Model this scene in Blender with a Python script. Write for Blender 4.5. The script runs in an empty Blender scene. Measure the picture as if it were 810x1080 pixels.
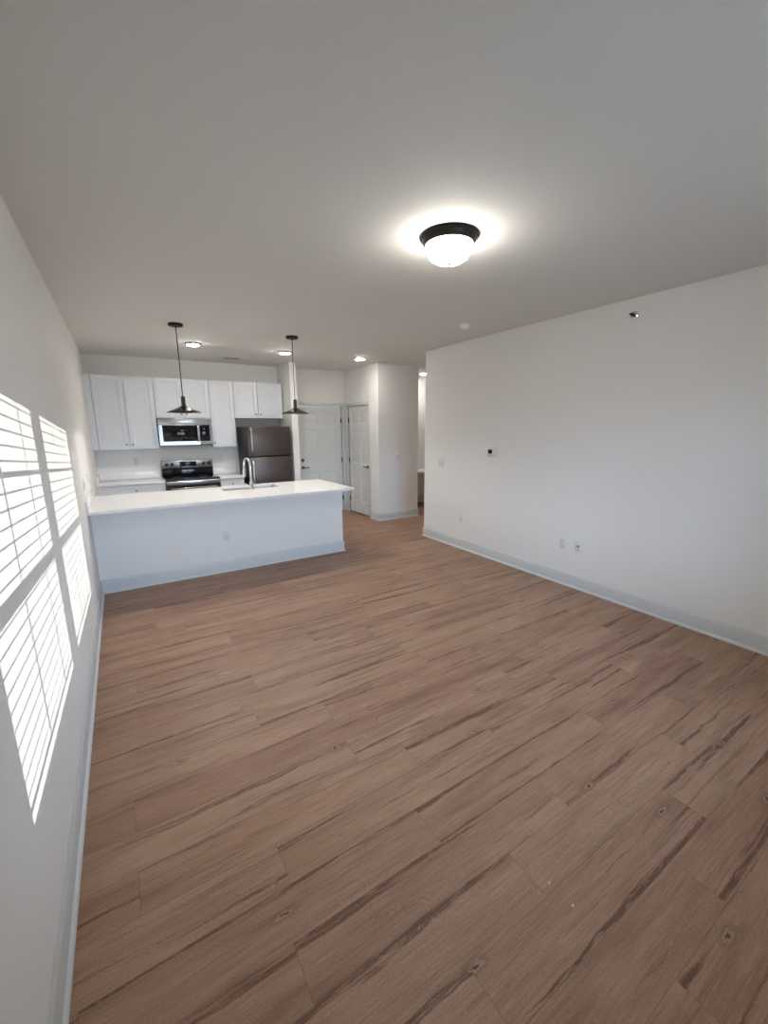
import bpy, bmesh, math, random
from mathutils import Matrix, Vector
random.seed(7)
S = bpy.context.scene
COL = S.collection

# ------------------------------------------------------------------ camera
F_PX, YAW, PITCH, ROLL = 436.35, .5601, .2018, -.0079
CAM = Vector((.3394, 0, 1.6705))
def cam_ray(a, b):
    cr, sr = math.cos(ROLL), math.sin(ROLL)
    a, b = a*cr + b*sr, -a*sr + b*cr
    cp, sp = math.cos(PITCH), math.sin(PITCH)
    y, z = cp - b*sp, -sp - b*cp
    cy, sy = math.cos(YAW), math.sin(YAW)
    return Vector((a*cy + y*sy, -a*sy + y*cy, z))
fw = cam_ray(0, 0); rt = cam_ray(1, 0) - fw; up = fw - cam_ray(0, 1)
cd = bpy.data.cameras.new('camera'); cam = bpy.data.objects.new('camera', cd); COL.objects.link(cam)
cam.matrix_world = Matrix(((rt.x, up.x, -fw.x, CAM.x), (rt.y, up.y, -fw.y, CAM.y), (rt.z, up.z, -fw.z, CAM.z), (0, 0, 0, 1)))
cd.sensor_fit = 'AUTO'; cd.sensor_width = 36; cd.lens = F_PX/1080*36; cd.clip_start = .02
S.camera = cam
S.view_settings.view_transform = 'Standard'; S.view_settings.look = 'None'
S.view_settings.gamma = 1; S.view_settings.use_curve_mapping = False
S.view_settings.exposure = 1.33

# ------------------------------------------------------------------ light settings
SKY_UP, SKY_LOW, SKY_STRENGTH = (.54, .71, 1.0), (.10, .12, .13), 12.8
SUN_STRENGTH = 2.8
LAMP_STRENGTH = 21.5          # ceiling dome over the living room
DISK_STRENGTH = 78.0
BULB_STRENGTH = 520.0         # pendant bulbs         # disk lights in kitchen and hall
W = bpy.data.worlds.new('sky'); S.world = W; W.use_nodes = True
nt = W.node_tree; nt.nodes.clear()
tc = nt.nodes.new('ShaderNodeTexCoord'); sx = nt.nodes.new('ShaderNodeSeparateXYZ')
rp = nt.nodes.new('ShaderNodeValToRGB'); bg = nt.nodes.new('ShaderNodeBackground'); wo = nt.nodes.new('ShaderNodeOutputWorld')
nt.links.new(tc.outputs['Generated'], sx.inputs[0]); mr = nt.nodes.new('ShaderNodeMapRange')
mr.inputs[1].default_value = -1; mr.inputs[2].default_value = 1
nt.links.new(sx.outputs[2], mr.inputs[0]); nt.links.new(mr.outputs[0], rp.inputs[0])
rp.color_ramp.elements[0].position = .48; rp.color_ramp.elements[0].color = (*SKY_LOW, 1)
rp.color_ramp.elements[1].position = .53; rp.color_ramp.elements[1].color = (*SKY_UP, 1)
nt.links.new(rp.outputs[0], bg.inputs[0]); bg.inputs[1].default_value = SKY_STRENGTH
nt.links.new(bg.outputs[0], wo.inputs[0])
SUN_DIR = Vector((-1, 1.549, -.108)).normalized()
sd = bpy.data.lights.new('sun', 'SUN'); sun = bpy.data.objects.new('sun', sd); COL.objects.link(sun)
sd.energy = SUN_STRENGTH; sd.angle = math.radians(.05); sd.color = (1, .98, .93)
sun.rotation_euler = SUN_DIR.to_track_quat('-Z', 'Y').to_euler(); sun.location = (6, -8, 2.6)

# ------------------------------------------------------------------ materials
class N:
    def __init__(s, name):
        s.m = bpy.data.materials.new(name); s.m.use_nodes = True; s.t = s.m.node_tree; s.t.nodes.clear()
        s.out = s.t.nodes.new('ShaderNodeOutputMaterial')
    def n(s, typ, ins=None, **kw):
        o = s.t.nodes.new(typ)
        for k, v in kw.items(): setattr(o, k, v)
        for k, v in (ins or {}).items(): s.set(o.inputs[k], v)
        return o
    def set(s, inp, v):
        if hasattr(v, 'is_output') or isinstance(v, bpy.types.NodeSocket): s.t.links.new(v, inp)
        else: inp.default_value = v
    def math(s, op, a, b=0.0, c=0.0):
        o = s.t.nodes.new('ShaderNodeMath'); o.operation = op
        for i, v in enumerate((a, b, c)): s.set(o.inputs[i], v)
        return o.outputs[0]
    def mix(s, f, a, b, blend='MIX'):
        o = s.t.nodes.new('ShaderNodeMix'); o.data_type = 'RGBA'; o.blend_type = blend
        s.set(o.inputs[0], f)
        for i, v in ((6, a), (7, b)):
            if isinstance(v, tuple) and len(v) == 3: v = (*v, 1)
            s.set(o.inputs[i], v)
        return o.outputs[2]
    def ramp(s, f, stops):
        o = s.t.nodes.new('ShaderNodeValToRGB'); e = o.color_ramp.elements
        while len(e) < len(stops): e.new(.5)
        for i, (p, c) in enumerate(stops): e[i].position = p; e[i].color = (*c, 1) if len(c) == 3 else c
        s.set(o.inputs[0], f); return o.outputs[0]
    def sm(s, v, lo, hi):
        o = s.t.nodes.new('ShaderNodeMapRange'); o.interpolation_type = 'SMOOTHSTEP'
        s.set(o.inputs[0], v); o.inputs[1].default_value = lo; o.inputs[2].default_value = hi; return o.outputs[0]

def pmat(name, col, rough=.5, metal=0, bump=0, bscale=60, spec=.5, vary=0, stretch=(1, 1, 1), coat=0):
    k = N(name); p = k.n('ShaderNodeBsdfPrincipled')
    p.inputs['Roughness'].default_value = rough; p.inputs['Metallic'].default_value = metal
    p.inputs['Specular IOR Level'].default_value = spec; p.inputs['Coat Weight'].default_value = coat
    g = k.n('ShaderNodeNewGeometry')
    mp = k.n('ShaderNodeMapping', {'Vector': g.outputs['Position'], 'Scale': stretch})
    nz = k.n('ShaderNodeTexNoise', {'Vector': mp.outputs[0], 'Scale': bscale, 'Detail': 3.0})
    d = max(vary, .012)
    k.set(p.inputs['Base Color'], k.mix(nz.outputs[0], tuple(c*(1-d) for c in col), tuple(min(1, c*(1+d)) for c in col)))
    if bump:
        b = k.n('ShaderNodeBump', {'Height': nz.outputs[0], 'Strength': bump, 'Distance': .002}); k.set(p.inputs['Normal'], b.outputs[0])
    k.t.links.new(p.outputs[0], k.out.inputs[0]); return k.m

def emat(name, col, strength):
    k = N(name); e = k.n('ShaderNodeEmission', {'Color': (*col, 1), 'Strength': strength}); k.t.links.new(e.outputs[0], k.out.inputs[0]); return k.m

M = {}
M['wall'] = pmat('wall_paint', (.80, .785, .765), .62, bump=.12, bscale=260, spec=.3)
M['ceiling'] = pmat('ceiling_paint', (.74, .73, .70), .8, bump=.15, bscale=220, spec=.2)
M['trim'] = pmat('trim_paint', (.60, .62, .625), .38, spec=.45)
M['door'] = pmat('door_paint', (.64, .655, .65), .4, spec=.45)
M['cabinet'] = pmat('cabinet_white', (.78, .81, .86), .36, spec=.45)
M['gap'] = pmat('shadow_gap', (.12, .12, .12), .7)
M['steel'] = pmat('stainless_steel', (.52, .52, .52), .27, 1, bscale=40, vary=.05, stretch=(1, 1, 30))
M['darksteel'] = pmat('dark_stainless', (.115, .094, .085), .40, 1, bscale=30, vary=.05, stretch=(1, 1, 25))
M['midsteel'] = pmat('smoked_steel', (.26, .26, .26), .3, 1, bscale=40, vary=.05, stretch=(1, 1, 30))
M['chrome'] = pmat('chrome', (.82, .83, .84), .08, 1)
M['nickel'] = pmat('brushed_nickel', (.42, .41, .40), .3, 1)
M['darknickel'] = pmat('dark_nickel', (.13, .125, .12), .32, 1)
M['blackmetal'] = pmat('black_metal', (.016, .015, .015), .5, 0, spec=.25)
M['glossblack'] = pmat('gloss_black_metal', (.10, .097, .10), .12, .9, spec=.8)
M['bronze'] = pmat('dark_bronze', (.022, .017, .013), .32, .5)
M['blackglass'] = pmat('black_glass', (.007, .007, .009), .08, 0, spec=.35)
M['blackenamel'] = pmat('black_enamel', (.013, .013, .014), .4, spec=.25)
M['plastic'] = pmat('white_plastic', (.70, .705, .71), .4)
M['slot'] = pmat('dark_slot', (.03, .03, .03), .6)
M['vinyl'] = pmat('white_vinyl', (.85, .86, .86), .4)
M['slat'] = pmat('blind_slat', (.86, .86, .84), .5)
M['lamp'] = emat('lamp_glass', (1, .95, .87), LAMP_STRENGTH)
M['bulb'] = emat('bulb_glow', (1, .95, .88), BULB_STRENGTH)
M['disk'] = emat('disk_lens', (1, .95, .88), DISK_STRENGTH)
def quartz():
    k = N('white_quartz'); p = k.n('ShaderNodeBsdfPrincipled'); g = k.n('ShaderNodeNewGeometry')
    n1 = k.n('ShaderNodeTexNoise', {'Vector': g.outputs['Position'], 'Scale': 3.5, 'Detail': 6.0, 'Distortion': 1.6})
    v = k.math('ABSOLUTE', k.math('SUBTRACT', n1.outputs[0], .5)); v = k.sm(v, 0.0, .035)
    n2 = k.n('ShaderNodeTexNoise', {'Vector': g.outputs['Position'], 'Scale': 420.0, 'Detail': 2.0})
    c = k.mix(v, (.81, .805, .80), (.87, .865, .86)); c = k.mix(k.math('MULTIPLY', k.sm(n2.outputs[0], .62, .75), .25), c, (.6, .6, .6))
    k.set(p.inputs['Base Color'], c); p.inputs['Roughness'].default_value = .16
    k.t.links.new(p.outputs[0], k.out.inputs[0]); return k.m
M['quartz'] = quartz()
def glass_pane():
    k = N('window_glass'); t = k.n('ShaderNodeBsdfTransparent', {'Color': (.93, .96, .95, 1)}); g = k.n('ShaderNodeBsdfGlossy', {'Roughness': .01})
    f = k.n('ShaderNodeFresnel', {'IOR': 1.45}); m = k.n('ShaderNodeMixShader')
    k.t.links.new(f.outputs[0], m.inputs[0]); k.t.links.new(t.outputs[0], m.inputs[1]); k.t.links.new(g.outputs[0], m.inputs[2])
    k.t.links.new(m.outputs[0], k.out.inputs[0]); return k.m
M['glass'] = glass_pane()

def floor_mat():
    k = N('vinyl_plank_floor'); p = k.n('ShaderNodeBsdfPrincipled'); g = k.n('ShaderNodeNewGeometry')
    s = k.n('ShaderNodeSeparateXYZ', {'Vector': g.outputs['Position']}); x, y = s.outputs[0], s.outputs[1]
    PW, PL = .18, 1.22
    ry = k.math('DIVIDE', k.math('SUBTRACT', y, .16-1.8), PW); row = k.math('FLOOR', ry); fy = k.math('FRACT', ry)
    wr = k.n('ShaderNodeTexWhiteNoise', {'W': row}, noise_dimensions='1D')
    u = k.math('ADD', k.math('DIVIDE', x, PL), k.math('ADD', wr.outputs['Value'], 20.0)); col = k.math('FLOOR', u); fx = k.math('FRACT', u)
    idv = k.n('ShaderNodeCombineXYZ', {'X': row, 'Y': col})
    wn = k.n('ShaderNodeTexWhiteNoise', {'Vector': idv.outputs[0]}, noise_dimensions='2D')
    ids = k.n('ShaderNodeSeparateColor', {'Color': wn.outputs['Color']}); r1, r2, r3 = ids.outputs[0], ids.outputs[1], ids.outputs[2]
    def co(ax, ay, o=0.0):
        return k.n('ShaderNodeCombineXYZ', {'X': k.math('MULTIPLY_ADD', x, ax, k.math('MULTIPLY', r1, 37.0+o)), 'Y': k.math('MULTIPLY_ADD', y, ay, k.math('MULTIPLY', r2, 53.0+o)), 'Z': k.math('MULTIPLY', r3, 19.0)}).outputs[0]
    def noise(c, detail=4.0, dist=0.0, rough=.55): return k.n('ShaderNodeTexNoise', {'Vector': c, 'Scale': 1.0, 'Detail': detail, 'Distortion': dist, 'Roughness': rough}).outputs[0]
    tone = noise(co(1.1, 9.0), 4.0, .6)
    fine = noise(co(7.0, 150.0, 3.0), 4.0)
    mid = noise(co(2.6, 42.0, 5.0), 4.0, .5)
    c = k.ramp(tone, [(.26, (.200, .108, .072)), (.44, (.345, .205, .143)), (.60, (.410, .255, .182)), (.78, (.480, .320, .235))])
    # plank to plank tint
    c = k.mix(k.math('MULTIPLY', r3, .55), c, k.mix(r1, (.29, .155, .105), (.42, .285, .205)))
    c = k.mix(k.math('MULTIPLY', k.sm(mid, .50, .72), .40), c, (.185, .098, .064))
    c = k.mix(k.math('MULTIPLY', k.sm(fine, .5, .72), .32), c, (.165, .092, .062))
    c = k.mix(k.math('MULTIPLY', k.sm(fine, .46, .30), .25), c, (.56, .40, .305))
    # long dark mineral streaks
    wob = k.math('MULTIPLY', noise(co(6.0, 10.0, 47.0), 3.0), .030)
    def co2(ax, ay, o):
        return k.n('ShaderNodeCombineXYZ', {'X': k.math('MULTIPLY_ADD', x, ax, k.math('MULTIPLY', r1, 37.0+o)), 'Y': k.math('MULTIPLY_ADD', k.math('ADD', y, wob), ay, k.math('MULTIPLY', r2, 53.0+o)), 'Z': k.math('MULTIPLY', r3, 19.0)}).outputs[0]
    st = noise(co2(.6, 24.0, 11.0), 5.0, .5, .6)
    edge = k.math('MULTIPLY', k.math('ABSOLUTE', k.math('SUBTRACT', fy, .5)), .14)
    stv = k.sm(k.math('ADD', k.math('ADD', st, edge), k.math('MULTIPLY', r2, .05)), .63, .70)
    brk = k.sm(noise(co2(12.0, 90.0, 17.0), 5.0, .8), .22, .54)
    c = k.mix(k.math('MULTIPLY', k.math('MULTIPLY', stv, brk), .84), c, (.105, .050, .034))
    soft = k.sm(noise(co2(.7, 7.0, 71.0), 3.0, .4), .56, .72)
    c = k.mix(k.math('MULTIPLY', soft, .38), c, (.16, .085, .06))
    st2 = k.sm(noise(co2(1.1, 55.0, 41.0), 4.0, .5, .5), .63, .71)
    c = k.mix(k.math('MULTIPLY', st2, .45), c, (.15, .08, .055))
    fl = k.math('MULTIPLY', k.sm(noise(co2(24.0, 50.0, 61.0), 4.0, 1.8), .60, .70), k.sm(noise(co2(1.4, 8.0, 67.0), 2.0), .52, .66))
    c = k.mix(k.math('MULTIPLY', fl, .5), c, (.13, .068, .048))
    # cerused cross marks
    cr = noise(co(60.0, 45.0, 23.0), 3.0, 1.5); crm = k.sm(noise(co(1.6, 9.0, 29.0), 2.0), .55, .68)
    c = k.mix(k.math('MULTIPLY', k.math('MULTIPLY', k.sm(cr, .56, .66), crm), .55), c, (.42, .33, .27))
    # knots
    kv = k.n('ShaderNodeTexVoronoi', {'Vector': k.n('ShaderNodeCombineXYZ', {'X': k.math('ADD', k.math('MULTIPLY', x, 1.35), k.math('MULTIPLY', noise(co(22.0, 60.0, 31.0), 3.0), .10)), 'Y': k.math('ADD', k.math('MULTIPLY', y, 3.6), k.math('MULTIPLY', noise(co(40.0, 40.0, 33.0), 2.0), .07))}).outputs[0], 'Scale': 1.0}, voronoi_dimensions='2D')
    kd = kv.outputs['Distance']; kc = k.n('ShaderNodeSeparateColor', {'Color': kv.outputs['Color']}).outputs[0]
    on = k.sm(kc, .50, .54)
    c = k.mix(k.math('MULTIPLY', k.math('MULTIPLY', k.sm(kd, .10, .05), on), .35), c, (.13, .07, .05))
    c = k.mix(k.math('MULTIPLY', k.math('MULTIPLY', k.sm(kd, .046, .034), on), .5), c, (.45, .33, .25))
    c = k.mix(k.math('MULTIPLY', k.math('MULTIPLY', k.sm(kd, .024, .014), on), .85), c, (.06, .035, .026))
    gr = k.n('ShaderNodeTexNoise', {'Vector': k.n('ShaderNodeCombineXYZ', {'X': k.math('MULTIPLY', x, 130.0), 'Y': k.math('MULTIPLY', y, 260.0)}).outputs[0], 'Scale': 1.0, 'Detail': 3.0}).outputs[0]
    c = k.mix(k.math('MULTIPLY', k.sm(gr, .52, .70), .30), c, (.15, .085, .06)); c = k.mix(k.math('MULTIPLY', k.sm(gr, .46, .32), .22), c, (.55, .41, .32))
    c = k.mix(1.0, c, (.99, .94, .88), 'MULTIPLY')
    # seams
    sy = k.math('MINIMUM', fy, k.math('SUBTRACT', 1.0, fy)); sxx = k.math('MULTIPLY', k.math('MINIMUM', fx, k.math('SUBTRACT', 1.0, fx)), PL/PW)
    seam = k.sm(k.math('MINIMUM', sy, sxx), .012, .004)
    c = k.mix(k.math('MULTIPLY', seam, .34), c, (.09, .055, .04))
    k.set(p.inputs['Base Color'], c)
    k.set(p.inputs['Roughness'], k.math('MULTIPLY_ADD', fine, .16, .36)); p.inputs['Specular IOR Level'].default_value = .30
    h = k.math('SUBTRACT', k.math('MULTIPLY', fine, .35), seam)
    b = k.n('ShaderNodeBump', {'Height': h, 'Strength': .25, 'Distance': .0015}); k.set(p.inputs['Normal'], b.outputs[0])
    k.t.links.new(p.outputs[0], k.out.inputs[0]); return k.m
M['floor'] = floor_mat()

# ------------------------------------------------------------------ mesh helpers
class MB:
    """collects shapes in world coordinates and links them as ONE mesh object"""
    def __init__(s, xf=None): s.bm = bmesh.new(); s.xf = xf
    def add(s, tb, recalc=True):
        if recalc: bmesh.ops.recalc_face_normals(tb, faces=tb.faces[:])
        me = bpy.data.meshes.new('tmp'); tb.to_mesh(me); tb.free(); s.bm.from_mesh(me); bpy.data.meshes.remove(me); return s
    def box(s, x0, x1, y0, y1, z0, z1, bev=0, seg=2):
        b = bmesh.new(); bmesh.ops.create_cube(b, size=1)
        for v in b.verts: v.co = Vector((x0+(v.co.x+.5)*(x1-x0), y0+(v.co.y+.5)*(y1-y0), z0+(v.co.z+.5)*(z1-z0)))
        if bev: bmesh.ops.bevel(b, geom=b.edges[:], offset=bev, segments=seg, affect='EDGES', profile=.5)
        return s.add(b)
    def lathe(s, c, prof, axis='z', seg=40):
        """prof: (r, h) along axis from c"""
        b = bmesh.new(); rings = []
        A = {'z': (0, 1, 2), 'y': (2, 0, 1), 'x': (1, 2, 0)}[axis]
        for r, h in prof:
            def pt(a, r=r, h=h):
                v = [0, 0, 0]; v[A[0]] = r*math.cos(a); v[A[1]] = r*math.sin(a); v[A[2]] = h; return Vector(v)+Vector(c)
            rings.append([b.verts.new(pt(0))] if r < 1e-6 else [b.verts.new(pt(2*math.pi*i/seg)) for i in range(seg)])
        for p, q in zip(rings, rings[1:]):
            for i in range(seg):
                j = (i+1) % seg
                f = [p[0], q[i], q[j]] if len(p) == 1 and len(q) > 1 else [p[i], p[j], q[0]] if len(q) == 1 and len(p) > 1 else [p[i], p[j], q[j], q[i]]
                if len(p) == 1 and len(q) == 1: continue
                b.faces.new(f)
        for e in (rings[0], rings[-1]):
            if len(e) > 2: b.faces.new(e)
        return s.add(b)
    def tube(s, pts, r, seg=14, cap=True):
        b = bmesh.new(); pts = [Vector(p) for p in pts]; rs = r if isinstance(r, (list, tuple)) else [r]*len(pts); rings = []; n = None
        for i, p in enumerate(pts):
            t = (pts[min(i+1, len(pts)-1)]-pts[max(i-1, 0)]).normalized()
            if n is None: n = t.orthogonal().normalized()
            n = (n - t*n.dot(t)).normalized(); q = t.cross(n)
            rings.append([b.verts.new(p+(n*math.cos(a)+q*math.sin(a))*rs[i]) for a in (2*math.pi*j/seg for j in range(seg))])
        for p, q in zip(rings, rings[1:]):
            for i in range(seg): b.faces.new([p[i], p[(i+1) % seg], q[(i+1) % seg], q[i]])
        if cap: b.faces.new(rings[0]); b.faces.new(rings[-1])
        return s.add(b)
    def leaf(s, x0, x1, z0, z1, yf, t, panels, rings):
        """a board with its front at y=yf facing -Y; panels (x0,x1,z0,z1) carry nested rings (inset, depth)"""
        b = bmesh.new()
        xs = sorted({x0, x1, *[p[0] for p in panels], *[p[1] for p in panels]}); zs = sorted({z0, z1, *[p[2] for p in panels], *[p[3] for p in panels]})
        V = lambda x, y, z: b.verts.new((x, y, z))
        for i in range(len(xs)-1):
            for j in range(len(zs)-1):
                a, c, d, e = xs[i], xs[i+1], zs[j], zs[j+1]
                if not any(p[0] <= a+1e-6 and c <= p[1]+1e-6 and p[2] <= d+1e-6 and e <= p[3]+1e-6 for p in panels):
                    b.faces.new([V(a, yf, d), V(c, yf, d), V(c, yf, e), V(a, yf, e)])
        for p in panels:
            pr = None
            for ins, dep in rings:
                r = [(p[0]+ins, yf+dep, p[2]+ins), (p[1]-ins, yf+dep, p[2]+ins), (p[1]-ins, yf+dep, p[3]-ins), (p[0]+ins, yf+dep, p[3]-ins)]
                if pr:
                    for i in range(4): b.faces.new([V(*pr[i]), V(*pr[(i+1) % 4]), V(*r[(i+1) % 4]), V(*r[i])])
                pr = r
            b.faces.new([V(*q) for q in pr])
        # sides and back (split to the same lines so that they weld)
        for i in range(len(xs)-1):
            for z, fl in ((z0, 0), (z1, 1)): b.faces.new([V(xs[i], yf, z), V(xs[i+1], yf, z), V(xs[i+1], yf+t, z), V(xs[i], yf+t, z)])
        for j in range(len(zs)-1):
            for x in (x0, x1): b.faces.new([V(x, yf, zs[j]), V(x, yf, zs[j+1]), V(x, yf+t, zs[j+1]), V(x, yf+t, zs[j])])
        for i in range(len(xs)-1):
            for j in range(len(zs)-1): b.faces.new([V(xs[i], yf+t, zs[j]), V(xs[i+1], yf+t, zs[j]), V(xs[i+1], yf+t, zs[j+1]), V(xs[i], yf+t, zs[j+1])])
        bmesh.ops.remove_doubles(b, verts=b.verts[:], dist=1e-6)
        return s.add(b)
    def prism(s, prof, p0, p1, nrm, m0=0, m1=0):
        """profile (d, z) swept along the floor from p0 to p1; nrm points away from the wall; m0/m1 mitre by m*d"""
        b = bmesh.new(); p0, p1, nrm = Vector((*p0, 0)), Vector((*p1, 0)), Vector((*nrm, 0)); t = (p1-p0).normalized()
        A = [b.verts.new(p0 + nrm*d - t*d*m0 + Vector((0, 0, z))) for d, z in prof]; B = [b.verts.new(p1 + nrm*d + t*d*m1 + Vector((0, 0, z))) for d, z in prof]
        k = len(prof)
        for i in range(k): b.faces.new([A[i], A[(i+1) % k], B[(i+1) % k], B[i]])
        b.faces.new(A); b.faces.new(B); return s.add(b)
    def build(s, name, mat, parent=None, label=None, cat=None, group=None, kind=None, origin=None, angle=35):
        if s.xf is not None: s.bm.transform(s.xf); 
        if s.xf is not None and s.xf.determinant() < 0: bmesh.ops.reverse_faces(s.bm, faces=s.bm.faces[:])
        sh = Vector(origin or (0, 0, 0)); q = parent
        while q is not None: sh = sh + q.location; q = q.parent
        s.bm.transform(Matrix.Translation(-sh))
        me = bpy.data.meshes.new(name); s.bm.to_mesh(me); s.bm.free()
        me.polygons.foreach_set('use_smooth', [True]*len(me.polygons)); me.set_sharp_from_angle(angle=math.radians(angle))
        me.materials.append(M[mat] if isinstance(mat, str) else mat)
        o = bpy.data.objects.new(name, me); COL.objects.link(o)
        if parent is not None: o.parent = parent
        if origin: o.location = origin
        return tag(o, label, cat, group, kind)

def tag(o, label=None, cat=None, group=None, kind=None):
    for k, v in (('label', label), ('category', cat), ('group', group), ('kind', kind)):
        if v: o[k] = v
    return o
def thing(name, label, cat, loc, group=None):
    o = bpy.data.objects.new(name, None); o.empty_display_size = .05; COL.objects.link(o); o.location = loc
    return tag(o, label, cat, group)
def copy_thing(o, loc, label, parent=None):
    c = o.copy(); COL.objects.link(c)
    if parent is None: c.location = loc; c['label'] = label
    else: c.parent = parent
    for ch in [k for k in bpy.data.objects if k.parent == o]: copy_thing(ch, None, None, c)
    return c

# ------------------------------------------------------------------ room shell
H, XW, YB, Y0 = 2.74, 4.21, 7.55, -.60          # ceiling, right wall, kitchen back wall, window wall
TW = .14
XC0, XC1, YC = 4.17, 5.03, 6.27                  # closet block
YR = 5.0                                         # end of the right wall
D1 = (3.185, 4.10, 2.072)                        # entry door x0,x1,top
D2 = (6.60, 7.41, 2.07)                          # closet door y0,y1,top
ST = 'structure'
MB().box(-.14, 7.8, Y0-TW, 7.8, -.1, 0).build('floor', 'floor', kind=ST)
MB().box(-.14, 7.8, Y0-TW, 7.8, H, H+.1).build('ceiling', 'ceiling', kind=ST)
MB().box(-TW, 0, Y0-TW, YB+TW, 0, H).build('wall_left', 'wall', kind=ST)
MB().box(XW, XW+.12, Y0-TW, YR, 0, H).box(XW+.12, 7.72, YR-.12, YR, 0, H).build('wall_right', 'wall', kind=ST)
MB().box(0, D1[0], YB, YB+TW, 0, H).box(D1[1], XC1, YB, YB+TW, 0, H).box(D1[0], D1[1], YB, YB+TW, D1[2], H).build('wall_back', 'wall', kind=ST)
MB().box(XC0, XC1, YC, YC+.12, 0, H).box(XC0, XC0+.12, YC+.12, D2[0], 0, H).box(XC0, XC0+.12, D2[1], YB, 0, H).box(XC0, XC0+.12, D2[0], D2[1], D2[2], H)\
    .box(XC1-.12, XC1, YC+.12, YB, 0, H).build('wall_closet', 'wall', kind=ST)
MB().box(XC1, 7.72, 7.45, YB+TW, 0, H).build('wall_hall_back', 'wall', kind=ST)
MB().box(7.6, 7.72, YR, 7.45, 0, H).build('wall_hall_right', 'wall', kind=ST)
MB().box(2.84, 2.95, 6.9, YB, 0, H).build('wall_fridge', 'wall', kind=ST)
# window wall behind the camera: two double-hung windows
WZ0, WZ1 = .66, 2.035
WX = ((1.29, 2.135), (2.195, 3.06))
w = MB().box(0, WX[0][0], Y0-TW, Y0, 0, H).box(WX[1][1], XW, Y0-TW, Y0, 0, H).box(WX[0][0], WX[1][1], Y0-TW, Y0, 0, WZ0).box(WX[0][0], WX[1][1], Y0-TW, Y0, WZ1, H).box(WX[0][1], WX[1][0], Y0-TW, Y0, WZ0, WZ1)
w.build('wall_window', 'wall', kind=ST)
for i, (a, b) in enumerate(WX):
    wy0, wy1 = Y0-TW, Y0-.07; fr = .02
    wf = MB().box(a, a+fr, wy0, wy1, WZ0, WZ1).box(b-fr, b, wy0, wy1, WZ0, WZ1).box(a+fr, b-fr, wy0, wy1, WZ1-fr, WZ1).box(a+fr, b-fr, wy0, wy1, WZ0, WZ0+fr)\
        .box(a+fr, b-fr, wy0+.02, wy1-.01, 1.275, 1.335).box(a+fr, b-fr, wy0+.03, wy0+.045, 1.695, 1.712).build('window_%d' % (i+1), 'vinyl', kind=ST)
    MB().box(a+fr, b-fr, wy0+.034, wy0+.040, WZ0+fr, 1.275).box(a+fr, b-fr, wy0+.034, wy0+.040, 1.335, WZ1-fr).build('pane', 'glass', wf)
    MB().box(a-.03, b+.03, Y0-.001, Y0+.035, WZ0-.022, WZ0-.001, .004).build('window_sill', 'trim', wf)
    pl = bpy.data.lights.new('window_daylight_portal', 'AREA'); pl.shape = 'RECTANGLE'; pl.size = b-a; pl.size_y = WZ1-WZ0; pl.cycles.is_portal = True
    po = bpy.data.objects.new('window_daylight_portal', pl); COL.objects.link(po); po.location = ((a+b)/2, Y0-TW-.01, (WZ0+WZ1)/2); po.rotation_euler = (math.radians(90), 0, 0)
    bl = thing('window_blind', 'white slatted blind over the %s of the paired windows facing the kitchen' % ('left', 'right')[i], 'blind', ((a+b)/2, Y0-.03, WZ0))
    MB().box(a+.005, b-.005, Y0-.062, Y0-.004, WZ1-.05, WZ1-.002, .003).build('headrail', 'slat', bl)
    z = WZ1-.075; n = 0
    zs = []
    while z > WZ0+.11: zs.append(z); z -= .054
    for z in zs:
        MB().box(a+.008, b-.008, Y0-.055, Y0-.013, z-.0020, z+.0020, .001, 1).build('slat', 'slat', bl)
    MB().box(a+.008, b-.008, Y0-.058, Y0-.012, WZ0+.058, WZ0+.074, .004).build('bottom_rail', 'slat', bl)
    for fx in (.335, .68):
        xx = a+(b-a)*fx; MB().tube([(xx, Y0-.034, WZ1-.05), (xx, Y0-.034, WZ0+.07)], .0055, 8).build('ladder_cord', 'slat', bl)

# ------------------------------------------------------------------ baseboards
BP = [(0, 0), (.026, 0), (.026, .009), (.023, .017), (.017, .022), (.0135, .024), (.0135, .122), (.011, .130), (.006, .136), (.005, .145), (0, .145)]
MB().prism(BP, (0, Y0), (0, 4.98), (1, 0), 0, 0).build('baseboard_left', 'trim', kind=ST)
MB().prism(BP, (XW, Y0), (XW, YR), (-1, 0), 0, 1).prism(BP, (XW, YR), (XW+1.2, YR), (0, 1), 1, 0).build('baseboard_right', 'trim', kind=ST)
MB().prism(BP, (0, 4.98), (2.79, 4.98), (0, -1), 0, 1).prism(BP, (2.79, 4.98), (2.79, 5.76), (1, 0), 1, 0).build('baseboard_peninsula', 'trim', kind=ST)
MB().prism(BP, (XC0, D2[0]-.08), (XC0, YC), (-1, 0), 0, 1).prism(BP, (XC0, YC), (XC1, YC), (0, -1), 1, 1).prism(BP, (XC1, YC), (XC1, 7.45), (1, 0), 1, 0).build('baseboard_closet', 'trim', kind=ST)
MB().prism(BP, (XC1, 7.45), (7.6, 7.45), (0, -1)).build('baseboard_hall', 'trim', kind=ST)
MB().prism(BP, (2.95, 6.9), (2.95, YB), (1, 0), 1, 0).prism(BP, (2.84, 6.9), (2.95, 6.9), (0, -1), 0, 1).build('baseboard_back', 'trim', kind=ST)

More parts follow.
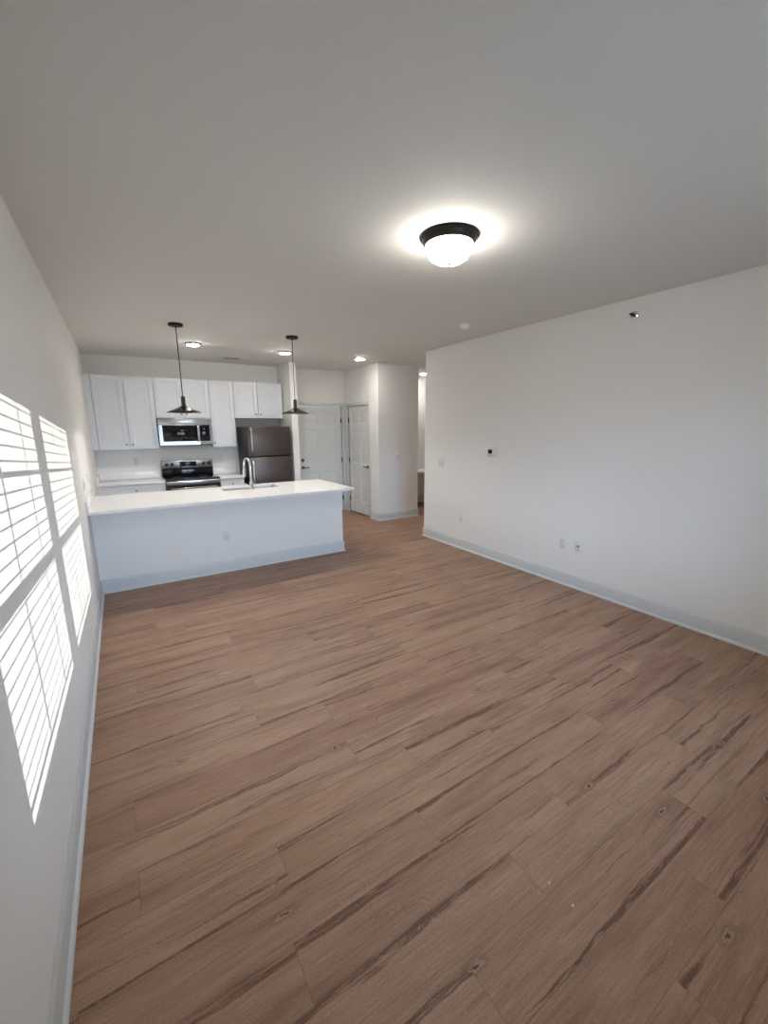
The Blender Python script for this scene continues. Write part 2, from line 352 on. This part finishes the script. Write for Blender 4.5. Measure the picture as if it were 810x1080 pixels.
# ------------------------------------------------------------------ doors
def six_panels(x0, x1, z0, z1):
    w, h = x1-x0, z1-z0; st = .125*w/.9; ms = .11*w/.9; m = (x0+x1)/2; P = []
    for za, zb in ((.115, .39), (.475, .79), (.845, .935)):
        P += [(x0+st, m-ms/2, z0+za*h, z0+zb*h), (m+ms/2, x1-st, z0+za*h, z0+zb*h)]
    return P
PR = [(0, 0), (.006, .009), (.016, .009), (.042, .003)]
def casing(x0, x1, zt, y, wd=.07, xf=None, parent=None):
    MB(xf).box(x0-wd, x0-.006, y-.018, y, 0, zt+wd, .005).box(x1+.006, x1+wd, y-.018, y, 0, zt+wd, .005).box(x0-.007, x1+.007, y-.018, y, zt+.006, zt+wd, .005)\
        .box(x0-.012, x0, y-.002, y+.13, 0, zt).box(x1, x1+.012, y-.002, y+.13, 0, zt).box(x0, x1, y-.002, y+.13, zt-.001, zt+.012).build('door_frame', 'trim', parent)
def lever(c, dirx, xf=None, parent=None):
    x, y, z = c
    MB(xf).lathe((x, y, z), [(.0, 0), (.031, 0), (.031, -.006), (.026, -.010), (.012, -.012), (.010, -.045), (0, -.045)], 'y', 24)\
        .tube([(x, y-.040, z), (x+dirx*.02, y-.046, z), (x+dirx*.06, y-.048, z), (x+dirx*.115, y-.044, z-.003)], [.009, .010, .009, .007], 12).build('door_handle', 'darknickel', parent, 'dark nickel lever handle')
def hinges(x, y, zz, xf, parent):
    for z in zz:
        MB(xf).tube([(x, y-.006, z-.045), (x, y-.006, z+.045)], .0075, 10).box(x-.016, x+.016, y-.003, y+.002, z-.045, z+.045).build('hinge', 'blackenamel', parent, 'black hinge')
yd = YB+.012
d1 = MB().leaf(D1[0]+.004, D1[1]-.004, .012, D1[2]-.005, yd, .044, six_panels(D1[0], D1[1], .012, D1[2]-.005), PR).build('door_1', 'door', kind=ST)
casing(D1[0], D1[1], D1[2], YB, .068, None, d1)
lever((D1[0]+.07, yd, .925), 1, None, d1)
MB().lathe((D1[0]+.07, yd, 1.065), [(0, 0), (.031, 0), (.030, -.012), (.022, -.018), (.0, -.019)], 'y', 24).box(D1[0]+.066, D1[0]+.074, yd-.03, yd-.015, 1.048, 1.082, .002).build('deadbolt', 'darknickel', d1, 'dark nickel deadbolt')
MB().lathe(((D1[0]+D1[1])/2, yd, 1.583), [(0, 0), (.010, 0), (.008, -.004), (0, -.005)], 'y', 16).build('peephole', 'darknickel', d1)
hinges(D1[1]-.004, yd, (1.81, 1.04, .27), None, d1)
# closet door: built facing -Y in a local frame (u = -y), then turned onto the x = XC0 plane
XF2 = Matrix(((0, 1, 0, XC0), (-1, 0, 0, 0), (0, 0, 1, 0), (0, 0, 0, 1)))     # (u, d, z) -> (XC0 + d, -u, z)
u0, u1 = -D2[1], -D2[0]
d2 = MB(XF2).leaf(u0+.004, u1-.004, .022, D2[2]-.005, .012, .036, six_panels(u0, u1, .022, D2[2]-.005), PR).build('door_2', 'door', kind=ST)
casing(u0, u1, D2[2], 0, .068, XF2, d2)
lever((u1-.07, .012, .95), -1, XF2, d2)
hinges(u0+.004, .012, (1.81, 1.04, .27), XF2, d2)
MB().box(XC0+.06, XC0+.10, D2[0]+.004, D2[1]-.004, 0, .02).build('door_gap_shade', 'gap', kind=ST)  # dark-coloured strip stands for the shade under the closet door

# ------------------------------------------------------------------ wall cabinets
YF = 7.30                                       # door faces
SH = [(0, 0), (.0015, .008), (.004, .0085)]
def shaker(mbx, x0, x1, z0, z1, yf, st=.062, t=.019):
    g = .0042; s2 = min(st, (z1-z0)*.3)
    return mbx.leaf(x0+g, x1-g, z0+g, z1-g, yf, t, [(x0+st, x1-st, z0+s2, z1-s2)], SH)
def knob(x, z, yf, parent):
    MB().lathe((x, yf, z), [(0, 0), (.006, 0), (.005, -.010), (.011, -.016), (.012, -.022), (.008, -.027), (0, -.028)], 'y', 16).build('knob', 'darknickel', parent, 'dark nickel knob')
def wall_cabinet(x0, x1, z0, z1, doors, knobs, label, filler=None):
    t = thing('wall_cabinet', label, 'cabinet', ((x0+x1)/2, YB, z0), 'white shaker wall cabinets in a row')
    m = MB().box(x0, x1, YF+.045, YB, z0, z1)
    m.build('cabinet_body', 'cabinet', t)
    if filler: MB().box(filler[0], filler[1]-.002, YF+.001, YB-.001, z0, z1).build('filler_strip', 'cabinet', t)
    for (a, b), (kx, kz) in zip(doors, knobs):
        d = shaker(MB(), a, b, z0, z1, YF).build('door', 'cabinet', t); knob(kx, kz, YF, d)
ZT = 2.432
wall_cabinet(.074, .846, 1.377, ZT, [(.074, .462), (.462, .846)], [(.42, 1.447), (.498, 1.447)], 'tall white two-door wall cabinet at the left end beside the window-lit wall', (0, .074))
wall_cabinet(.846, 1.624, 1.838, ZT, [(.846, 1.234), (1.234, 1.624)], [(1.196, 1.895), (1.272, 1.895)], 'short white two-door wall cabinet directly above the microwave')
wall_cabinet(1.624, 2.002, 1.375, ZT, [(1.624, 2.002)], [(1.652, 1.447)], 'narrow white single-door wall cabinet between microwave and refrigerator')
wall_cabinet(2.002, 2.825, 1.838, ZT, [(2.002, 2.395), (2.395, 2.825)], [(2.352, 1.905), (2.436, 1.905)], 'short white two-door wall cabinet high above the refrigerator')

# ------------------------------------------------------------------ base cabinets, rear counters
CZ = .914; YCB = 6.94
def base_cabinet(x0, x1, ndoors, label, filler=None):
    t = thing('base_cabinet', label, 'cabinet', ((x0+x1)/2, YB, 0)); yf = YCB+.025
    MB().box(x0+.002, x1, yf+.021, YB-.003, .10, CZ-.031).box(x0+.002, x1, yf+.08, YB-.003, 0, .10).build('cabinet_body', 'cabinet', t)
    a = x0
    if filler: MB().box(x0+.002, x0+filler, yf+.001, yf+.021, .10, CZ-.032).build('filler_strip', 'cabinet', t); a = x0+filler
    d = shaker(MB(), a, x1, .715, CZ-.04, yf, .05).build('drawer', 'cabinet', t); knob((a+x1)/2, .795, yf, d)
    w = (x1-a)/ndoors
    for i in range(ndoors):
        d = shaker(MB(), a+i*w, a+(i+1)*w, .11, .71, yf).build('door', 'cabinet', t); knob(a+w-.03 if i == 0 else a+w+.03, .66, yf, d)
base_cabinet(0, .846, 2, 'white base cabinet with drawer in the corner left of the stove', .075)
base_cabinet(1.624, 2.0, 1, 'narrow white base cabinet with drawer between stove and refrigerator')
c1 = MB().box(.0, .848, YCB, YB, CZ-.03, CZ, .003).build('countertop', 'quartz', None, 'short white rear countertop in the corner left of the stove', 'countertop')
MB().box(.02, .848, YB-.02, YB, CZ, CZ+.10, .002).build('backsplash', 'quartz', c1); MB().box(0, .02, YCB, YB, CZ, CZ+.10, .002).build('side_splash', 'quartz', c1)
c2 = MB().box(1.620, 2.0, YCB, YB, CZ-.03, CZ, .003).build('countertop', 'quartz', None, 'small white rear countertop between stove and refrigerator', 'countertop')
MB().box(1.620, 2.0, YB-.02, YB, CZ, CZ+.10, .002).build('backsplash', 'quartz', c2)

# ------------------------------------------------------------------ stove
t = thing('stove', 'black and stainless electric range against the rear kitchen wall', 'stove', (1.234, 7.2, 0))
sx0, sx1 = .852, 1.616; sf = 6.905
MB().box(sx0, sx1, sf+.02, YB-.005, .09, .905, .003).box(sx0+.03, sx1-.03, sf+.07, YB-.02, 0, .09).build('oven_body', 'blackenamel', t)
ct = MB().box(sx0-.002, sx1+.002, sf-.005, YB-.075, .905, .922, .004).build('cooktop', 'blackglass', t)
for bx, by, br in ((1.05, 7.07, .10), (1.42, 7.07, .085), (1.05, 7.33, .075), (1.42, 7.33, .10)):
    MB().lathe((bx, by, .922), [(br, 0), (br, .0006), (br-.004, .0006), (br-.004, 0)], 'z', 40).build('burner_ring', 'nickel', ct)
MB().box(sx0, sx1, YB-.075, YB-.006, .905, 1.045, .004).build('lower_backguard', 'blackglass', t)
bg_ = MB().box(sx0, sx1, YB-.085, YB-.006, 1.046, 1.175, .006).build('control_panel', 'midsteel', t)
MB().box(1.115, 1.365, YB-.088, YB-.083, 1.075, 1.15, .002).build('display', 'blackglass', bg_)
for kx in (.925, 1.005, 1.475, 1.555): MB().lathe((kx, YB-.085, 1.11), [(0, 0), (.026, 0), (.024, -.018), (.020, -.024), (0, -.025)], 'y', 24).box(kx-.004, kx+.004, YB-.116, YB-.107, 1.09, 1.13, .002).build('knob', 'blackenamel', bg_)
MB().box(sx0, sx1, sf, sf+.02, .835, .900, .006).build('front_trim', 'steel', t)
od = MB().box(sx0, sx1, sf-.012, sf+.02, .30, .828, .006).build('oven_door', 'blackglass', t)
MB().tube([(sx0+.06, sf-.012, .79), (sx0+.06, sf-.05, .79), (sx0+.075, sf-.056, .79), (sx1-.075, sf-.056, .79), (sx1-.06, sf-.05, .79), (sx1-.06, sf-.012, .79)], .012, 12).build('door_handle', 'steel', od)
MB().box(sx0, sx1, sf-.008, sf+.02, .10, .292, .006).build('drawer', 'steel', t)

# ------------------------------------------------------------------ microwave
t = thing('microwave', 'stainless over-the-range microwave with dark glass door above the stove', 'microwave', (1.234, YB, 1.422))
mx0, mx1, mz0, mz1, my = .853, 1.614, 1.424, 1.832, 7.235
MB().box(mx0, mx1, my+.03, YB, mz0, mz1, .003).build('case', 'blackenamel', t)
MB().box(mx0, mx1, my+.004, my+.032, mz1-.098, mz1, .004).build('top_vent_band', 'steel', t)
dr = MB().leaf(mx0, 1.425, mz0, mz1-.100, my, .03, [(mx0+.050, 1.421, mz0+.055, mz1-.103)], [(0, 0), (.003, .003)]).build('door', 'steel', t)
MB().box(mx0+.054, 1.417, my+.0005, my+.004, mz0+.059, mz1-.107, .001).build('window_frame', 'blackglass', dr)
MB().box(mx0+.100, 1.345, my-.0005, my+.001, mz0+.085, mz1-.145, .0004).build('window', 'blackglass', dr)
MB().tube([(1.401, my, mz0+.05), (1.401, my-.03, mz0+.055), (1.401, my-.036, mz0+.08), (1.401, my-.036, mz1-.14), (1.401, my-.03, mz1-.12), (1.401, my, mz1-.115)], .011, 12).build('handle', 'steel', dr)
cp_ = MB().box(1.428, mx1, my, my+.03, mz0, mz1-.100, .003).build('control_panel', 'steel', t)
MB().box(1.429, mx1-.035, my-.002, my+.002, mz0+.055, mz1-.103, .001).build('keypad', 'blackglass', cp_)
MB().box(mx0+.01, mx1-.01, my+.03, YB-.03, mz0-.012, mz0, .003).build('underside_grille', 'blackenamel', t)

# ------------------------------------------------------------------ refrigerator
t = thing('refrigerator', 'dark stainless top-freezer refrigerator beside the short wall', 'refrigerator', (2.42, 7.2, 0))
rx0, rx1, ry = 2.062, 2.772, 6.815
MB().box(rx0+.004, rx1-.004, ry+.07, YB-.03, .03, 1.695, .006).build('cabinet_body', 'blackenamel', t)
for nm, z0, z1 in (('freezer_door', 1.222, 1.702), ('fridge_door', .10, 1.208)):
    d = MB().box(rx0, rx1, ry, ry+.062, z0, z1, .014, 3).build(nm, 'darksteel', t)
    a, b = (1.262, 1.682) if nm[1] == 'r' and nm.startswith('freezer') else (.52, 1.168)
    hx = rx0+.052
    MB().tube([(hx, ry, a), (hx, ry-.032, a+.012), (hx, ry-.046, a+.05), (hx, ry-.050, (a+b)/2), (hx, ry-.046, b-.05), (hx, ry-.032, b-.012), (hx, ry, b)], .017, 12).build('handle', 'steel', d)
MB().box(rx0+.02, rx1-.02, ry+.03, ry+.10, .025, .095, .004).build('toe_grille', 'blackenamel', t)
for fx in (rx0+.06, rx1-.06):
    for fy in (ry+.10, YB-.10): MB().lathe((fx, fy, 0), [(.02, 0), (.02, .03), (.012, .03)], 'z', 16).build('foot', 'blackenamel', t)

# ------------------------------------------------------------------ peninsula
PX1, PY0, PY1 = 2.79, 4.98, 5.76
MB().box(.002, PX1, PY0, PY0+.11, 0, CZ-.031).box(PX1-.02, PX1, PY0+.11, PY1, 0, CZ-.031).box(.002, PX1-.02, PY0+.11, PY1-.02, .10, CZ-.25).build('peninsula_base', 'wall', None, 'long white painted peninsula half wall carrying the sink counter', 'kitchen peninsula')
sk = (1.36, 2.07, 5.345, 5.70)                   # sink cutout
def slab_with_hole(x0, x1, y0, y1, z0, z1, h):
    b = bmesh.new(); xs = [x0, h[0], h[1], x1]; ys = [y0, h[2], h[3], y1]; G = {}
    for i, x in enumerate(xs):
        for j, y in enumerate(ys): G[i, j] = b.verts.new((x, y, z1))
    for i in range(3):
        for j in range(3):
            if (i, j) != (1, 1): b.faces.new([G[i, j], G[i+1, j], G[i+1, j+1], G[i, j+1]])
    r = bmesh.ops.extrude_face_region(b, geom=b.faces[:])
    for v in r['geom']:
        if isinstance(v, bmesh.types.BMVert): v.co.z = z0
    bmesh.ops.recalc_face_normals(b, faces=b.faces[:])
    ed = [e for e in b.edges if len(e.link_faces) == 2 and e.calc_face_angle(0) > .5]
    bmesh.ops.bevel(b, geom=ed, offset=.0035, segments=2, affect='EDGES'); return b
pc = MB().add(slab_with_hole(.0, 2.815, 4.655, 5.79, CZ-.030, CZ, sk)).build('countertop', 'quartz', None, 'long white quartz peninsula countertop with the sink and faucet', 'countertop')
MB().box(0, .020, 4.655, 5.79, CZ, CZ+.10, .003).build('side_splash', 'quartz', pc)
t = thing('sink', 'stainless undermount sink set in the peninsula countertop', 'sink', (1.715, 5.52, CZ-.21))
def basin():
    b = bmesh.new(); rings = []
    for ins, z in ((-.02, CZ-.031), (.0, CZ-.031), (.003, CZ-.04), (.012, CZ-.19), (.03, CZ-.207), (.06, CZ-.212)):
        pts = []; x0, x1, y0, y1 = sk[0]+ins, sk[1]-ins, sk[2]+ins, sk[3]-ins; r = .03
        for cx, cy, a0 in ((x1-r, y1-r, 0), (x0+r, y1-r, 90), (x0+r, y0+r, 180), (x1-r, y0+r, 270)):
            for i in range(5): a = math.radians(a0+i*22.5); pts.append(b.verts.new((cx+r*math.cos(a), cy+r*math.sin(a), z)))
        rings.append(pts)
    for p, q in zip(rings, rings[1:]):
        for i in range(len(p)): b.faces.new([p[i], p[(i+1) % len(p)], q[(i+1) % len(p)], q[i]])
    b.faces.new(rings[-1])
    bmesh.ops.recalc_face_normals(b, faces=b.faces[:]); bmesh.ops.solidify(b, geom=b.faces[:], thickness=-.0015); return b
MB().add(basin()).build('basin', 'nickel', t)
MB().lathe((1.715, 5.52, CZ-.2115), [(0, .001), (.028, .001), (.040, .004), (.044, .002), (.044, 0), (0, 0)], 'z', 24).build('drain', 'chrome', t)
fx, fy = 1.679, 5.275
t = thing('faucet', 'chrome gooseneck pull-down faucet standing beside the peninsula sink', 'faucet', (fx, fy, CZ))
MB().lathe((fx, fy, CZ), [(0, 0), (.030, 0), (.030, .006), (.026, .012), (.024, .09), (.020, .105), (0, .105)], 'z', 28).build('base', 'chrome', t)
pts = [(fx, fy, CZ+.09), (fx, fy, CZ+.18), (fx, fy, CZ+.27)]
for i in range(1, 13):
    a = math.pi*i/12*1.03; pts.append((fx-.03*(1-math.cos(a))*.5, fy+.095*(1-math.cos(a)), CZ+.29+.095*math.sin(a)))
e = pts[-1]; pts.append((e[0]-.001, e[1]+.004, e[2]-.03))
MB().tube(pts, .0135, 16).build('neck', 'chrome', t)
MB().tube([(e[0], e[1]+.003, e[2]-.02), (e[0]-.002, e[1]+.007, e[2]-.06), (e[0]-.004, e[1]+.010, e[2]-.135)], [.0155, .019, .021], 18).build('spray_head', 'chrome', t)
MB().tube([(fx, fy, CZ+.055), (fx-.045, fy-.004, CZ+.06)], .013, 12).tube([(fx-.035, fy-.004, CZ+.06), (fx-.085, fy-.02, CZ+.085), (fx-.115, fy-.03, CZ+.10)], [.008, .007, .006], 10).build('lever', 'chrome', t)

# ------------------------------------------------------------------ lamps
lx, ly = 2.071, 2.032
t = thing('ceiling_lamp', 'large flush-mount ceiling lamp with dark bronze rim and glowing glass dome', 'ceiling lamp', (lx, ly, H))
MB().lathe((lx, ly, H), [(0, 0), (.167, 0), (.170, -.007), (.164, -.014), (.156, -.018), (.150, -.032), (.143, -.041), (.138, -.046), (.10, -.046), (0, -.040)], 'z', 64).build('rim', 'bronze', t)
MB().lathe((lx, ly, H-.0465), [(0, 0), (.133, 0), (.134, -.012), (.130, -.030), (.120, -.050), (.103, -.069), (.080, -.083), (.052, -.092), (.024, -.096), (0, -.097)], 'z', 64).build('lamp_shade', 'lamp', t)
MB().lathe((lx, ly, H-.1435), [(0, .003), (.013, .003), (.015, 0), (.011, -.004), (.005, -.006), (.005, -.010), (.007, -.014), (.004, -.019), (0, -.020)], 'z', 20).build('finial', 'darknickel', t)
for i, (px, py) in enumerate(((.962, 5.035), (2.215, 5.03))):
    lab = ('black cone pendant lamp over the left end of the peninsula', 'black cone pendant lamp hanging nearest the refrigerator and entry door')[i]
    if i == 0:
        t = p0 = thing('pendant_lamp', lab, 'pendant lamp', (px, py, H), 'pendant lamps over the peninsula')
        MB().lathe((px, py, H), [(0, 0), (.070, 0), (.072, -.006), (.070, -.020), (.064, -.025), (.012, -.027), (.008, -.034), (0, -.034)], 'z', 36).build('canopy', 'blackmetal', t)
        MB().tube([(px, py, H-.03), (px, py, 2.0)], .0045, 10).build('cord', 'blackmetal', t)
        MB().lathe((px, py, 0), [(0, 2.012), (.019, 2.012), (.021, 2.008), (.022, 1.925), (.028, 1.912), (.050, 1.898), (.110, 1.872), (.172, 1.847), (.174, 1.844), (.168, 1.843), (.108, 1.866), (.048, 1.892), (.020, 1.90), (0, 1.90)], 'z', 56).build('lamp_shade', 'glossblack', t)
        MB().lathe((px, py, 0), [(0, 1.8985), (.018, 1.8985), (.021, 1.893), (.021, 1.874), (.018, 1.869), (0, 1.868)], 'z', 20).build('bulb', 'bulb', t)
    else: copy_thing(p0, (px, py, H), lab)
labs = ['small disk ceiling light above the stove side of the kitchen', 'small disk ceiling light in front of the refrigerator wall end', 'small disk ceiling light near the closet door', 'small disk ceiling light in the hall past the closet wall']
for i, (px, py) in enumerate(((1.271, 6.06), (2.486, 6.07), (3.69, 6.02), (5.72, 7.02))):
    if i == 0:
        t = q0 = thing('disk_light', labs[0], 'ceiling light', (px, py, H), 'disk lights in the kitchen ceiling')
        MB().lathe((px, py, H), [(0, 0), (.098, 0), (.098, -.006), (.088, -.014), (.076, -.016), (.07, -.014), (0, -.012)], 'z', 40).build('rim', 'darknickel', t)
        MB().lathe((px, py, H-.0145), [(0, 0), (.0745, 0), (.073, -.004), (.060, -.010), (.034, -.015), (0, -.017)], 'z', 40).build('lens', 'disk', t)
    else: copy_thing(q0, (px, py, H), labs[i])

# ------------------------------------------------------------------ small fittings
t = thing('smoke_detector', 'round white smoke detector on the ceiling near the right wall', 'smoke detector', (3.596, 3.528, H))
MB().lathe((3.596, 3.528, H), [(0, 0), (.066, 0), (.066, -.010), (.055, -.013), (0, -.013)], 'z', 36).build('base', 'vinyl', t)
MB().lathe((3.596, 3.528, H-.016), [(0, .004), (.050, .004), (.052, -.016), (.040, -.030), (0, -.034)], 'z', 36).build('cover', 'vinyl', t)
vx0, vx1, vy0, vy1 = 1.82, 2.24, 6.915, 7.03
t = thing('ceiling_vent', 'slim louvered air vent in the ceiling above the kitchen', 'vent', ((vx0+vx1)/2, (vy0+vy1)/2, H))
MB().box(vx0, vx1, vy0, vy0+.018, H-.008, H, .002).box(vx0, vx1, vy1-.018, vy1, H-.008, H, .002).box(vx0, vx0+.018, vy0+.018, vy1-.018, H-.008, H, .002).box(vx1-.018, vx1, vy0+.018, vy1-.018, H-.008, H, .002).box(vx0+.24, vx0+.255, vy0+.018, vy1-.018, H-.008, H, .002).build('frame', 'plastic', t)
MB().box(vx0+.018, vx0+.24, vy0+.018, vy1-.018, H-.002, H-.0005).build('duct_shade', 'slot', t)  # dark sheet on the ceiling, shade of the open bank put into its colour
for i in range(3): MB().box(vx0+.02, vx0+.238, vy0+.034+i*.022, vy0+.037+i*.022, H-.008, H-.002).build('louver', 'slot', t)  # blades coloured dark to carry the shade of the open bank
for i in range(7): MB().box(vx0+.26+i*.021, vx0+.277+i*.021, vy0+.019, vy1-.019, H-.006, H-.003).build('louver', 'plastic', t)

def frame_for(wall, c):
    """local (a across, d out of the wall, z up) -> world; local +y is INTO the wall"""
    if wall == 'right': return Matrix(((0, 1, 0, c[0]), (-1, 0, 0, c[1]), (0, 0, 1, c[2]), (0, 0, 0, 1)))
    if wall == 'left': return Matrix(((0, -1, 0, c[0]), (1, 0, 0, c[1]), (0, 0, 1, c[2]), (0, 0, 0, 1)))
    return Matrix(((1, 0, 0, c[0]), (0, 1, 0, c[1]), (0, 0, 1, c[2]), (0, 0, 0, 1)))
def plate(name, label, cat, wall, c, kind, gangs=1, group=None):
    xf = frame_for(wall, c); t = thing(name, label, cat, c, group); w = .035+.023*(gangs-1); h = .058
    MB(xf).box(-w, w, -.006, 0, -h, h, .0025).build('wall_plate', 'plastic', t)
    for g in range(gangs):
        gx = (g-(gangs-1)/2)*.046
        if kind == 'switch':
            r = MB(xf).box(gx-.0165, gx+.0165, -.0075, -.005, -.0335, .0335, .001).build('switch_frame', 'plastic', t)
            MB(xf).box(gx-.013, gx+.013, -.012, -.007, -.029, .029, .0025).build('rocker', 'plastic', r)
        elif kind == 'outlet':
            for sz in (-.0195, .0195):
                s_ = MB(xf).box(gx-.0165, gx+.0165, -.0085, -.005, sz-.0145, sz+.0145, .004).build('socket', 'plastic', t)
                MB(xf).box(gx-.0075, gx-.0055, -.0088, -.008, sz-.002, sz+.007).box(gx+.0055, gx+.0075, -.0088, -.008, sz-.001, sz+.006).lathe((gx, -.0088, sz-.0075), [(0, 0), (.0026, 0), (.0026, .001), (0, .001)], 'y', 10).build('slot', 'slot', s_)
        elif kind == 'jack':
            MB(xf).box(-.0165, .0165, -.0075, -.005, -.0335, .0335, .001).build('insert', 'plastic', t)
            MB(xf).lathe((0, -.0075, .004), [(0, 0), (.0085, 0), (.0085, -.004), (.0055, -.004), (.0055, -.012), (0, -.012)], 'y', 14).build('coax_jack', 'slot', t, 'black coax jack')
plate('light_switch', 'double white light switch at the far end of the right wall', 'light switch', 'right', (XW, 4.611, 1.167), 'switch', 2)
plate('light_switch', 'double white light switch on the closet wall facing the room', 'light switch', 'front', (4.572, YC, 1.172), 'switch', 2)
plate('light_switch', 'white light switch on the left wall above the near edge of the peninsula', 'light switch', 'left', (0, 4.79, 1.16), 'switch')
plate('light_switch', 'white light switch on the left wall above the middle of the peninsula', 'light switch', 'left', (0, 5.37, 1.15), 'switch')
plate('electrical_outlet', 'white outlet low on the right wall below the thermostat, nearest the hall', 'outlet', 'right', (XW, 4.164, .445), 'outlet')
plate('electrical_outlet', 'white outlet low on the right wall, left of the coax plate', 'outlet', 'right', (XW, 2.586, .451), 'outlet')
plate('coax_plate', 'white wall plate with black coax jack low on the right wall', 'wall plate', 'right', (XW, 2.406, .453), 'jack')
plate('electrical_outlet', 'white outlet on the peninsula face below the counter', 'outlet', 'front', (1.274, PY0, .436), 'outlet')
plate('electrical_outlet', 'white outlet on the kitchen wall left of the stove', 'outlet', 'front', (.516, YB, 1.185), 'outlet')
plate('electrical_outlet', 'white outlet on the kitchen wall between stove and refrigerator', 'outlet', 'front', (1.78, YB, 1.165), 'outlet')
tc_ = (XW, 3.643, 1.365); xf = frame_for('right', tc_)
t = thing('thermostat', 'white digital thermostat with dark screen on the right wall', 'thermostat', tc_)
MB(xf).box(-.075, .075, -.008, 0, -.060, .060, .004).build('wall_plate', 'plastic', t)
b_ = MB(xf).box(-.068, .068, -.028, -.007, -.052, .052, .008, 3).build('body', 'plastic', t)
MB(xf).box(-.046, .018, -.0295, -.027, -.022, .028, .001).build('screen', 'blackglass', b_)
for bz in (.016, -.012): MB(xf).box(.032, .052, -.030, -.027, bz-.008, bz+.008, .002).build('button', 'plastic', b_)
sc = (XW, 2.086, 2.599); xf = frame_for('right', sc)
t = thing('fire_sprinkler', 'small chrome sidewall fire sprinkler high on the right wall', 'sprinkler', sc)
MB(xf).lathe((0, 0, 0), [(0, 0), (.034, 0), (.034, -.004), (.030, -.010), (.022, -.012), (.020, -.006), (0, -.006)], 'y', 32).build('escutcheon', 'chrome', t)
MB(xf).lathe((0, -.006, 0), [(0, 0), (.012, 0), (.012, -.02), (.007, -.024), (.007, -.03), (0, -.03)], 'y', 16).tube([(-.010, -.028, 0), (-.012, -.042, 0), (0, -.055, 0), (.012, -.042, 0), (.010, -.028, 0)], .003, 8).box(-.015, .015, -.060, -.054, -.004, .012, .001).build('sprinkler_head', 'bronze', t)

# ------------------------------------------------------------------ desk in the hall nook
t = thing('built_in_desk', 'white built-in desk shelf in the hall nook behind the right wall', 'desk', (6.3, 7.2, 0))
MB().box(XC1+.001, 7.599, 6.93, 7.447, .715, .75, .003).build('desktop', 'cabinet', t)
MB().box(XC1+.001, 7.599, 7.43, 7.449, .63, .715).build('cleat', 'cabinet', t)
MB().box(7.56, 7.599, 6.98, 7.43, 0, .715, .002).build('side_panel', 'cabinet', t)

# ------------------------------------------------------------------ crumbs on the floor
for (px, py), lab in (((1.506, .722), 'tiny white crumb on the floor planks, farther of the pair from the near edge'), ((1.512, .630), 'tiny white crumb on the floor planks, nearer of the pair to the near edge')):
    b = bmesh.new(); bmesh.ops.create_icosphere(b, subdivisions=2, radius=.004)
    for v in b.verts: v.co *= random.uniform(.75, 1.15)
    zm = min(v.co.z for v in b.verts)
    bmesh.ops.translate(b, verts=b.verts[:], vec=(px, py, -zm))
    MB().add(b).build('crumb', 'plastic', None, lab, 'crumb', 'white crumbs on the floor', origin=(px, py, 0))
